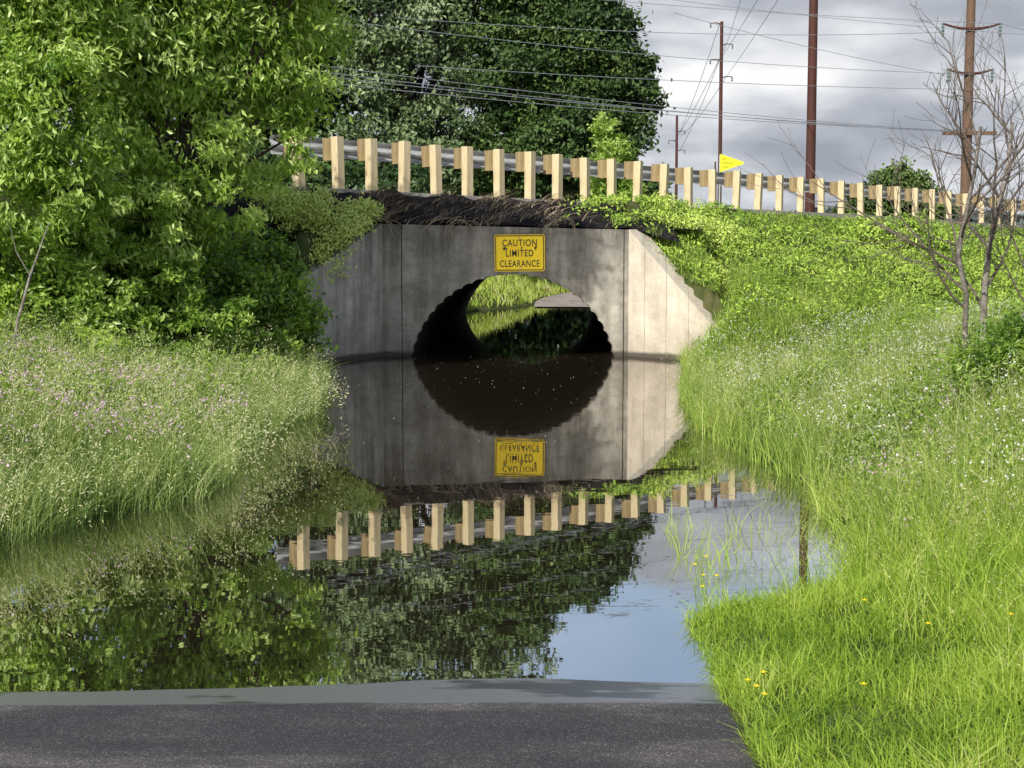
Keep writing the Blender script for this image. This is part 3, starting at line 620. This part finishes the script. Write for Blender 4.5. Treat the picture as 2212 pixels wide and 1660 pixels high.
for x_ in (-.72,-.42,.45,.75):
    a=Acc(); a.tube([(x_,-.21,z+.05),(x_,-.21,z+.12),(x_,-.21,z+.19)],[.02,.045,.03],8)
    V,Fc=a.get(); link(bpy.data.objects.new('insulator',mesh_np('insulator',V,Fc,M_ins)),arm)
W=[((1080,-6,38.5),(2143,62,45),.1),((1310,-5,39.5),(2212,86,45),.1),((860,50,34),(2020,72+8,45),.2),((790,62,33),(2105,168,45),.2),((1450,40,40),(2045,172,45),.1),
   ((700,150,29),(2047,288,45),.12),((700,163,29),(2060,290,45),.14),((700,172,29),(2095,288,45),.14),((700,185,29),(2112,288,45),.16),((900,150,32),(2110,200,45),.1),
   ((2020,-6,42),(2260,45,40),.05),((2143,62,45),(2300,95,52),.05),((2105,168,45),(2300,205,52),.05),((2060,290,45),(2300,302,55),.05),
   ((1560,108,110),(1600,-20,75),.1),((1546,140,110),(1645,-20,70),.1),((1560,176,110),(1690,-20,65),.1),((1464,290,150),(1546,64,110),.4),((1452,310,150),(1560,108,110),.4),((1464,330,150),(1546,140,110),.4),((1464,300,150),(1560,176,110),.4)]
for p0,p1,sag in W:
    A=np.array(P(*p0));B=np.array(P(*p1)); t=np.linspace(0,1,20)[:,None]; pts=A*(1-t)+B*t; pts[:,2]-=(sag*4*t*(1-t))[:,0]
    dm=(p0[2]+p1[2])/2; a=Acc(); a.tube(pts,.0075*max(1,dm/50),5,cap=False); V,Fc=a.get()
    obj('power_line',mesh_np('power_line',V-A,Fc,M_wire),loc=A,label='thin sagging overhead electric wire strung between poles',category='power line',group='overhead electric wires')

# ------------------------------------------------------------------ grass
def blades(Pn,H,Wd,lean,dirx,diry,levels=4,seed=0):
    n=len(Pn); r=np.random.default_rng(seed); yaw=r.uniform(0,math.pi,n); sx,sy=np.cos(yaw),np.sin(yaw)
    V=np.zeros((n,levels*2,3))
    for k in range(levels):
        t=k/(levels-1); off=lean*H*t**2; zz=H*t*(1-.35*np.minimum(lean,1.2)*t)
        w=Wd*(1-t**1.5)*.5+.0006
        cx=Pn[:,0]+dirx*off; cy=Pn[:,1]+diry*off; cz=Pn[:,2]+zz-.02
        V[:,2*k]=np.stack([cx-sx*w,cy-sy*w,cz],-1); V[:,2*k+1]=np.stack([cx+sx*w,cy+sy*w,cz],-1)
    b=(np.arange(n)*levels*2)[:,None]; k=np.arange(levels-1)[None]*2
    Fc=np.stack([b+k,b+k+1,b+k+3,b+k+2],-1).reshape(-1,4)
    tip=V[:,-1].copy()
    return V.reshape(-1,3),Fc,tip
def scatter(n,x0,x1,y0,y1,seed,hmin=.0,wedge=True,yp=1.0):
    r=np.random.default_rng(seed); x=r.uniform(x0,x1,n); y=y0+(y1-y0)*r.random(n)**yp
    if wedge: m=np.abs(x)<.36*y+.9; x,y=x[m],y[m]
    h=height(x,y); m=h>hmin; return np.stack([x[m],y[m],h[m]],-1)
def notrench(Q):
    m=~((Q[:,1]>22.9)&(Q[:,1]<38)&(Q[:,0]>-3.6)&(Q[:,0]<2.1)); dr,zr=roaddist(Q[:,0],Q[:,1]); m&=(dr>.35); return Q[m]
def grass_obj(name,Q,hm,hv,wm,lean,mat,seed,bias=(0,0),levels=4,tb=.2,tv=.6,clumpn=1.6,lo=.38,hi=.95):
    r=np.random.default_rng(seed); n=len(Q)
    cl=np.clip(.5+.55*nz(Q[:,0],Q[:,1],clumpn,seed),0,1)
    H=hm*(lo+hi*cl)*(1+hv*np.clip(r.normal(size=n),-2,1.8)); H=np.maximum(H,.035)
    a=r.uniform(0,2*math.pi,n); dx=np.cos(a)+bias[0]; dy=np.sin(a)+bias[1]; q=np.hypot(dx,dy)+1e-6; dx/=q;dy/=q
    le=np.abs(lean*(1+.6*r.normal(size=n)))
    Wd=wm*r.uniform(.6,1.4,n)
    V,Fc,tip=blades(Q,H,Wd,le,dx,dy,levels,seed)
    tint=np.repeat(tb+tv*(.45*cl+.55*r.random(n))*.9,levels-1)
    obj(name,mesh_np(name,V,Fc,mat,tint=tint),kind='stuff')
    return tip,H
def plumes(name,tips,k,spread,L,Wd,mat,seed,t0=.85,t1=.2):
    r=np.random.default_rng(seed); n=len(tips)*k; C=np.repeat(tips,k,axis=0)
    C=C+r.normal(size=(n,3))*np.array([spread*.4,spread*.4,spread]); V,Fc=leaves(C,L,Wd,seed=seed)
    obj(name,mesh_np(name,V,Fc,mat,tint=t0+t1*r.random(n)),kind='stuff')
Q=scatter(130000,.78,3.8,3.4,8.2,41,-.02,yp=.9); Q=Q[(Q[:,0]>.80+.03*nz(Q[:,1],Q[:,1],6))]
rr=np.random.default_rng(400); Q=Q[(nz(Q[:,0],Q[:,1],1.9,4)>-.55)|(rr.random(len(Q))<.25)]
grass_obj('short_grass',Q,.082,.5,.0046,.6,M_grassN,42,bias=(-.2,-.1),levels=3,tb=.05,tv=1.0,clumpn=2.4)
Q=scatter(16000,1.0,4.2,5.0,10,43,-.02); Q=Q[(Q[:,1]>7.0+.3*nz(Q[:,0],Q[:,1],2))|(Q[:,0]>1.75+.3*nz(Q[:,0],Q[:,1],3))]
tp,_=grass_obj('tall_grass',Q,.28,.4,.0042,.6,M_grassN,44,bias=(-.4,-.1),levels=5,tb=.15,tv=.95)
plumes('grass_seed_heads',tp[::7],8,.03,.014,.004,M_grassN,45,.9,.2)
r=np.random.default_rng(401); n=650; x=.92+r.random(n)**1.5*1.1; y=6.7+r.random(n)*2.4; Q=np.stack([x,y,np.full(n,-.02)],-1); Q=Q[(nz(x,y,2.5,1)>-.3)&((x<1.3)|(y>7.2))]
grass_obj('emergent_grass',Q,.18,.4,.0030,.5,M_grassN,402,levels=4,tb=.3,tv=.6)
Q=scatter(100000,1.6,8.5,7.3,23.5,46,-.02); Q=notrench(Q)
tp,_=grass_obj('meadow_grass',Q,.28,.42,.0068,.5,M_grass,47,bias=(-.3,-.2),levels=4,tb=.0,tv=.98)  # low tints darkened to paint shadow patches among the clumps
Q=scatter(8000,1.8,6,7.6,18,470,.02)
tp,_=grass_obj('seeding_grass',Q,.44,.3,.0042,.5,M_grassL,471,bias=(-.5,-.1),levels=5,tb=.3,tv=.6)
plumes('grass_seed_heads',tp[::2],9,.05,.022,.0055,M_grassL,48,.7,.35)
Q=scatter(70000,1.9,9,8.2,23.5,49,.04); Q=notrench(Q); r=np.random.default_rng(50)
m=(nz(Q[:,0],Q[:,1],1.1,3)>-.2); Q=Q[m]; hh=.34*(.5+.5*nz(Q[:,0],Q[:,1],1.6,1))
C=Q.copy(); C[:,2]+=r.random(len(Q))*(.10+hh); V,Fc=leaves(C,.06,.020,seed=51)
obj('leafy_weeds',mesh_np('leafy_weeds',V,Fc,M_weed,tint=.05+.75*r.random(len(C))),kind='stuff')
Q=scatter(170000,1.8,22,21,38,52,.05,yp=1.0); Q=notrench(Q); r=np.random.default_rng(53)
hh=.10+.24*np.clip(.5+.6*nz(Q[:,0],Q[:,1],.9,2)+.3*nz(Q[:,0],Q[:,1],2.7,1),0,1.2)
dr,zr=roaddist(Q[:,0],Q[:,1]); hh*=np.clip(dr/2.0,.3,1); C=Q.copy(); C[:,2]+=r.random(len(Q))**.6*hh
V,Fc=leaves(C,.085,.026,seed=54)
obj('leafy_weeds',mesh_np('leafy_weeds_hill',V,Fc,M_weedH,tint=.0+.60*r.random(len(C))+.9*np.clip(hh-.12,0,.4)),kind='stuff')
Q=scatter(60000,2.2,22,21,38,55,.05); Q=notrench(Q); dr,zr=roaddist(Q[:,0],Q[:,1]); Q=Q[dr>.5]
grass_obj('embankment_grass',Q,.22,.35,.011,.5,M_grass,56,levels=3,tb=.1,tv=.85,clumpn=.9)
Q=scatter(105000,-8,-1.95,7.6,19.5,57,-.03)
rr=np.random.default_rng(570); Q=Q[(nz(Q[:,0],Q[:,1],1.4,2)>-.6)|(rr.random(len(Q))<.4)]
tp,_=grass_obj('meadow_grass',Q,.29,.42,.006,.6,M_grassL,58,bias=(.5,-.2),levels=4,tb=-.12,tv=1.05,clumpn=2.0,lo=.3,hi=1.1)
Q=scatter(13000,-7,-2.0,7.9,15.5,59,-.03); rr=np.random.default_rng(590); Q=Q[(nz(Q[:,0],Q[:,1],1.3,6)>-.15)|(rr.random(len(Q))<.25)]
tp,_=grass_obj('seeding_grass',Q,.52,.28,.0042,.65,M_grassL,60,bias=(1.1,-.1),levels=5,tb=.35,tv=.5)
plumes('grass_seed_heads',tp[::2],11,.055,.025,.0065,M_grassL,61,.70,.35)
Q=scatter(40000,-9,-2.4,11.5,21,62,.06); r=np.random.default_rng(63); C=Q.copy(); C[:,2]+=r.random(len(Q))*(.30+.2*nz(Q[:,0],Q[:,1],1.4)); V,Fc=leaves(C,.08,.025,seed=64)
obj('leafy_weeds',mesh_np('leafy_weeds_bank',V,Fc,M_weed,tint=.05+.7*r.random(len(C))),kind='stuff')
Q=scatter(40000,-8,9,37.6,78,65,.03,wedge=False,yp=1.5)
dmin=np.min(np.hypot(Q[:,0][:,None]-fc[None,:,0],Q[:,1][:,None]-fc[None,:,1]),axis=1); Q=Q[dmin>.95]
grass_obj('far_bank_grass',Q,.32,.3,.03,.5,M_grassN,66,levels=3,tb=.4,tv=.7,clumpn=.8)
def flowers(name,Q,zlo,zhi,size,mat,seed,k=1,sp=.0):
    r=np.random.default_rng(seed); C=Q.copy(); C[:,2]+=r.uniform(zlo,zhi,len(Q)); C=np.repeat(C,k,axis=0)+r.normal(size=(len(Q)*k,3))*sp
    V,Fc=leaves(C,size,size*.8,seed=seed); obj(name,mesh_np(name,V,Fc,mat,tint=r.random(len(C))),kind='stuff')
Q=scatter(7500,2.1,7,8,21,70,.02); m=nz(Q[:,0],Q[:,1],1.2,5)>.05; flowers('white_flowers',Q[m],.28,.50,.017,M_white,71,2,.012)
Q=scatter(1300,1.8,5,7.5,12,72,.02); m=nz(Q[:,0],Q[:,1],1.6,5)>.2; flowers('pink_flowers',Q[m],.2,.36,.016,M_pink,73,3,.012)
Q=scatter(3600,-7,-2.1,8.2,14.5,74,.0); m=nz(Q[:,0],Q[:,1],1.3,1)>.12; flowers('pink_flowers',Q[m],.26,.48,.021,M_pink,75,4,.018)
def yflower(x,y,h):
    z=max(hb(x,y),-.02); a=Acc(); a.tube([(0,0,0),(.01,0,h*.5),(.0,0.01,h)],[.0018,.0015,.0012],4)
    V1,F1=a.get(); V=[(0,.01,h+.004)];Fc=[]
    for k in range(5):
        t=2*math.pi*k/5; c_=np.array([math.cos(t),math.sin(t)]); s_=np.array([-math.sin(t),math.cos(t)])
        i=len(V)
        V+= [(*(c_*.007+s_*.007),h+.008),(*(c_*.014),h+.012),(*(c_*.007-s_*.007),h+.008)]; Fc.append([0,i,i+1,i+2])
    V=np.array(V); V[1:,1]+=.01
    root=bpy.data.objects.new('yellow_flower',mesh_np('flower_stem',V1,F1,M_grassN,tint=np.full(len(F1),.3))); root.location=(x,y,z)
    link(root,None,label='small yellow buttercup on a thin stem in the grass',category='flower',group='yellow flowers in the grass')
    link(bpy.data.objects.new('petals',mesh_np('petals',V,Fc,M_yfl,tint=np.full(5,.5))),root)
for x,y,h in ((.90,7.2,.16),(.93,7.1,.13),(.96,7.25,.19),(.98,7.0,.15),(.90,6.9,.12),(.86,5.1,.13),(.88,5.05,.11),(.9,5.2,.15),(.86,5.3,.10),(1.6,5.6,.14),(1.9,5.55,.15),(1.45,6.0,.15),(1.2,4.95,.12)): yflower(x,y,h)
# dead stalks over the soil bank
r=np.random.default_rng(80)
cx=np.concatenate([r.normal(-2.1,.18,260),r.normal(-1.25,.14,110),r.normal(-.35,.24,260),r.normal(.55,.14,170),r.uniform(-2.4,1.8,120)]); n=len(cx)
tt_=r.random(n)**1.2*.85; cy,cz=soilz(cx,tt_)
V,Fc,tip=blades(np.stack([cx,cy,cz],-1),r.uniform(.08,.34,n),r.uniform(.006,.012,n),r.uniform(1.2,3.2,n),1.0+r.normal(size=n)*.35,-.35+r.normal(size=n)*.35,5,81)
obj('dead_weeds',mesh_np('dead_weeds',V,Fc,M_straw,tint=np.repeat(r.random(n),4)),kind='stuff')
a=Acc()
for x in np.concatenate([r.normal(-.75,.16,15),r.normal(-2.1,.12,16),r.normal(.75,.1,4)]):
    p=np.array([x,23.05,2.08+r.random()*.08]); pts=[p]; d=np.array([r.normal()*.9,-.5,.3])
    for k in range(7): d=d+np.array([r.normal()*.35,0,-.28]); pts.append(pts[-1]+d/np.linalg.norm(d)*.07)
    pts=np.array(pts); pts[:,1]=np.minimum(pts[:,1],22.97+.1*(pts[:,2]>2.03)); a.tube(pts,[.005]*3+[.004]*3+[.003]*2,4,cap=False)
V,Fc=a.get(); obj('hanging_roots',mesh_np('hanging_roots',V,Fc,M_straw,tint=np.full(len(Fc),.35)),kind='stuff')
x=r.normal(1.6,.3,1600); t_=r.random(1600); y,z=soilz(x,t_); Q=np.stack([x,y,z+r.random(1600)*.16],-1)
Q=Q[nz(Q[:,0],Q[:,1],2.)>.0]; V,Fc=leaves(Q,.07,.035,seed=83); obj('leafy_weeds',mesh_np('bank_weeds',V,Fc,M_weedH,tint=.2+.4*r.random(len(Q))),kind='stuff')
n=170; x=r.uniform(-1.9,1.9,n); y=9+r.random(n)**.6*14; V,Fc=leaves(np.stack([x,y,np.full(n,.006)],-1),.010,.009,seed=84); V[:,2]=.003+.003*(V[:,2]>.006)
obj('floating_debris',mesh_np('floating_debris',V,Fc,M_white,tint=r.random(n)),kind='stuff')

# ------------------------------------------------------------------ light, world, camera
SUN=np.array([-.47,-.883]); EL=math.radians(36)
sd=Vector((SUN[0]*math.cos(EL),SUN[1]*math.cos(EL),math.sin(EL)))
l=bpy.data.lights.new('sun','SUN'); l.energy=5.0; l.angle=math.radians(.6); l.color=(1,.955,.86)
o=bpy.data.objects.new('sun',l); o.rotation_euler=sd.to_track_quat('Z','Y').to_euler(); o.location=(-20,-20,30); COL.objects.link(o)
w=bpy.data.worlds.new('World'); SC.world=w; w.use_nodes=True; nt=w.node_tree; ns=nt.nodes; ls=nt.links
for n_ in list(ns): ns.remove(n_)
sky=ns.new('ShaderNodeTexSky'); sky.sky_type='NISHITA'; sky.sun_disc=False; sky.sun_elevation=EL; sky.sun_rotation=math.atan2(SUN[0],SUN[1])
tc=ns.new('ShaderNodeTexCoord'); sp=ns.new('ShaderNodeSeparateXYZ'); ls.new(tc.outputs['Generated'],sp.inputs[0])
zz=math_(nt,'MAXIMUM',sp.outputs[2],0.0); den=math_(nt,'ADD',zz,.26)
cb=ns.new('ShaderNodeCombineXYZ'); ls.new(math_(nt,'DIVIDE',sp.outputs[0],den),cb.inputs[0]); ls.new(math_(nt,'DIVIDE',sp.outputs[1],den),cb.inputs[1])
n1=noise(nt,cb.outputs[0],1.4,8,.55); n2=noise(nt,cb.outputs[0],2.1,6,.48)
bias=math_(nt,'MULTIPLY_ADD',math_(nt,'DIVIDE',math_(nt,'SUBTRACT',zz,.15),.08,clamp=True),-.46,.42)
cov=math_(nt,'DIVIDE',math_(nt,'SUBTRACT',math_(nt,'ADD',n1.outputs[0],bias),.5),.16,clamp=True)
cov=math_(nt,'MAXIMUM',cov,.25)
cr=ramp(nt,[(.34,(.36,.39,.45)),(.46,(.50,.53,.59)),(.55,(.74,.76,.80)),(.64,(1.0,1.0,1.0))]); ls.new(n2.outputs[0],cr.inputs[0])
sk=mixc(nt,1.0,sky.outputs[0],(.19,.18,.175),'MULTIPLY')
fin=mixc(nt,cov,sk,cr.outputs[0])
bg=ns.new('ShaderNodeBackground'); bg.inputs[1].default_value=1.0; ls.new(fin,bg.inputs[0])
wo=ns.new('ShaderNodeOutputWorld'); ls.new(bg.outputs[0],wo.inputs[0])
c=bpy.data.cameras.new('camera'); c.sensor_width=36; c.lens=36*F/2212; c.clip_end=6000; c.clip_start=.05
o=bpy.data.objects.new('camera',c); o.location=(0,0,CH); o.rotation_euler=(math.radians(90)-math.atan(300/F),0,0); COL.objects.link(o); SC.camera=o
SC.view_settings.view_transform='Standard'; SC.view_settings.look='None'; SC.view_settings.exposure=0
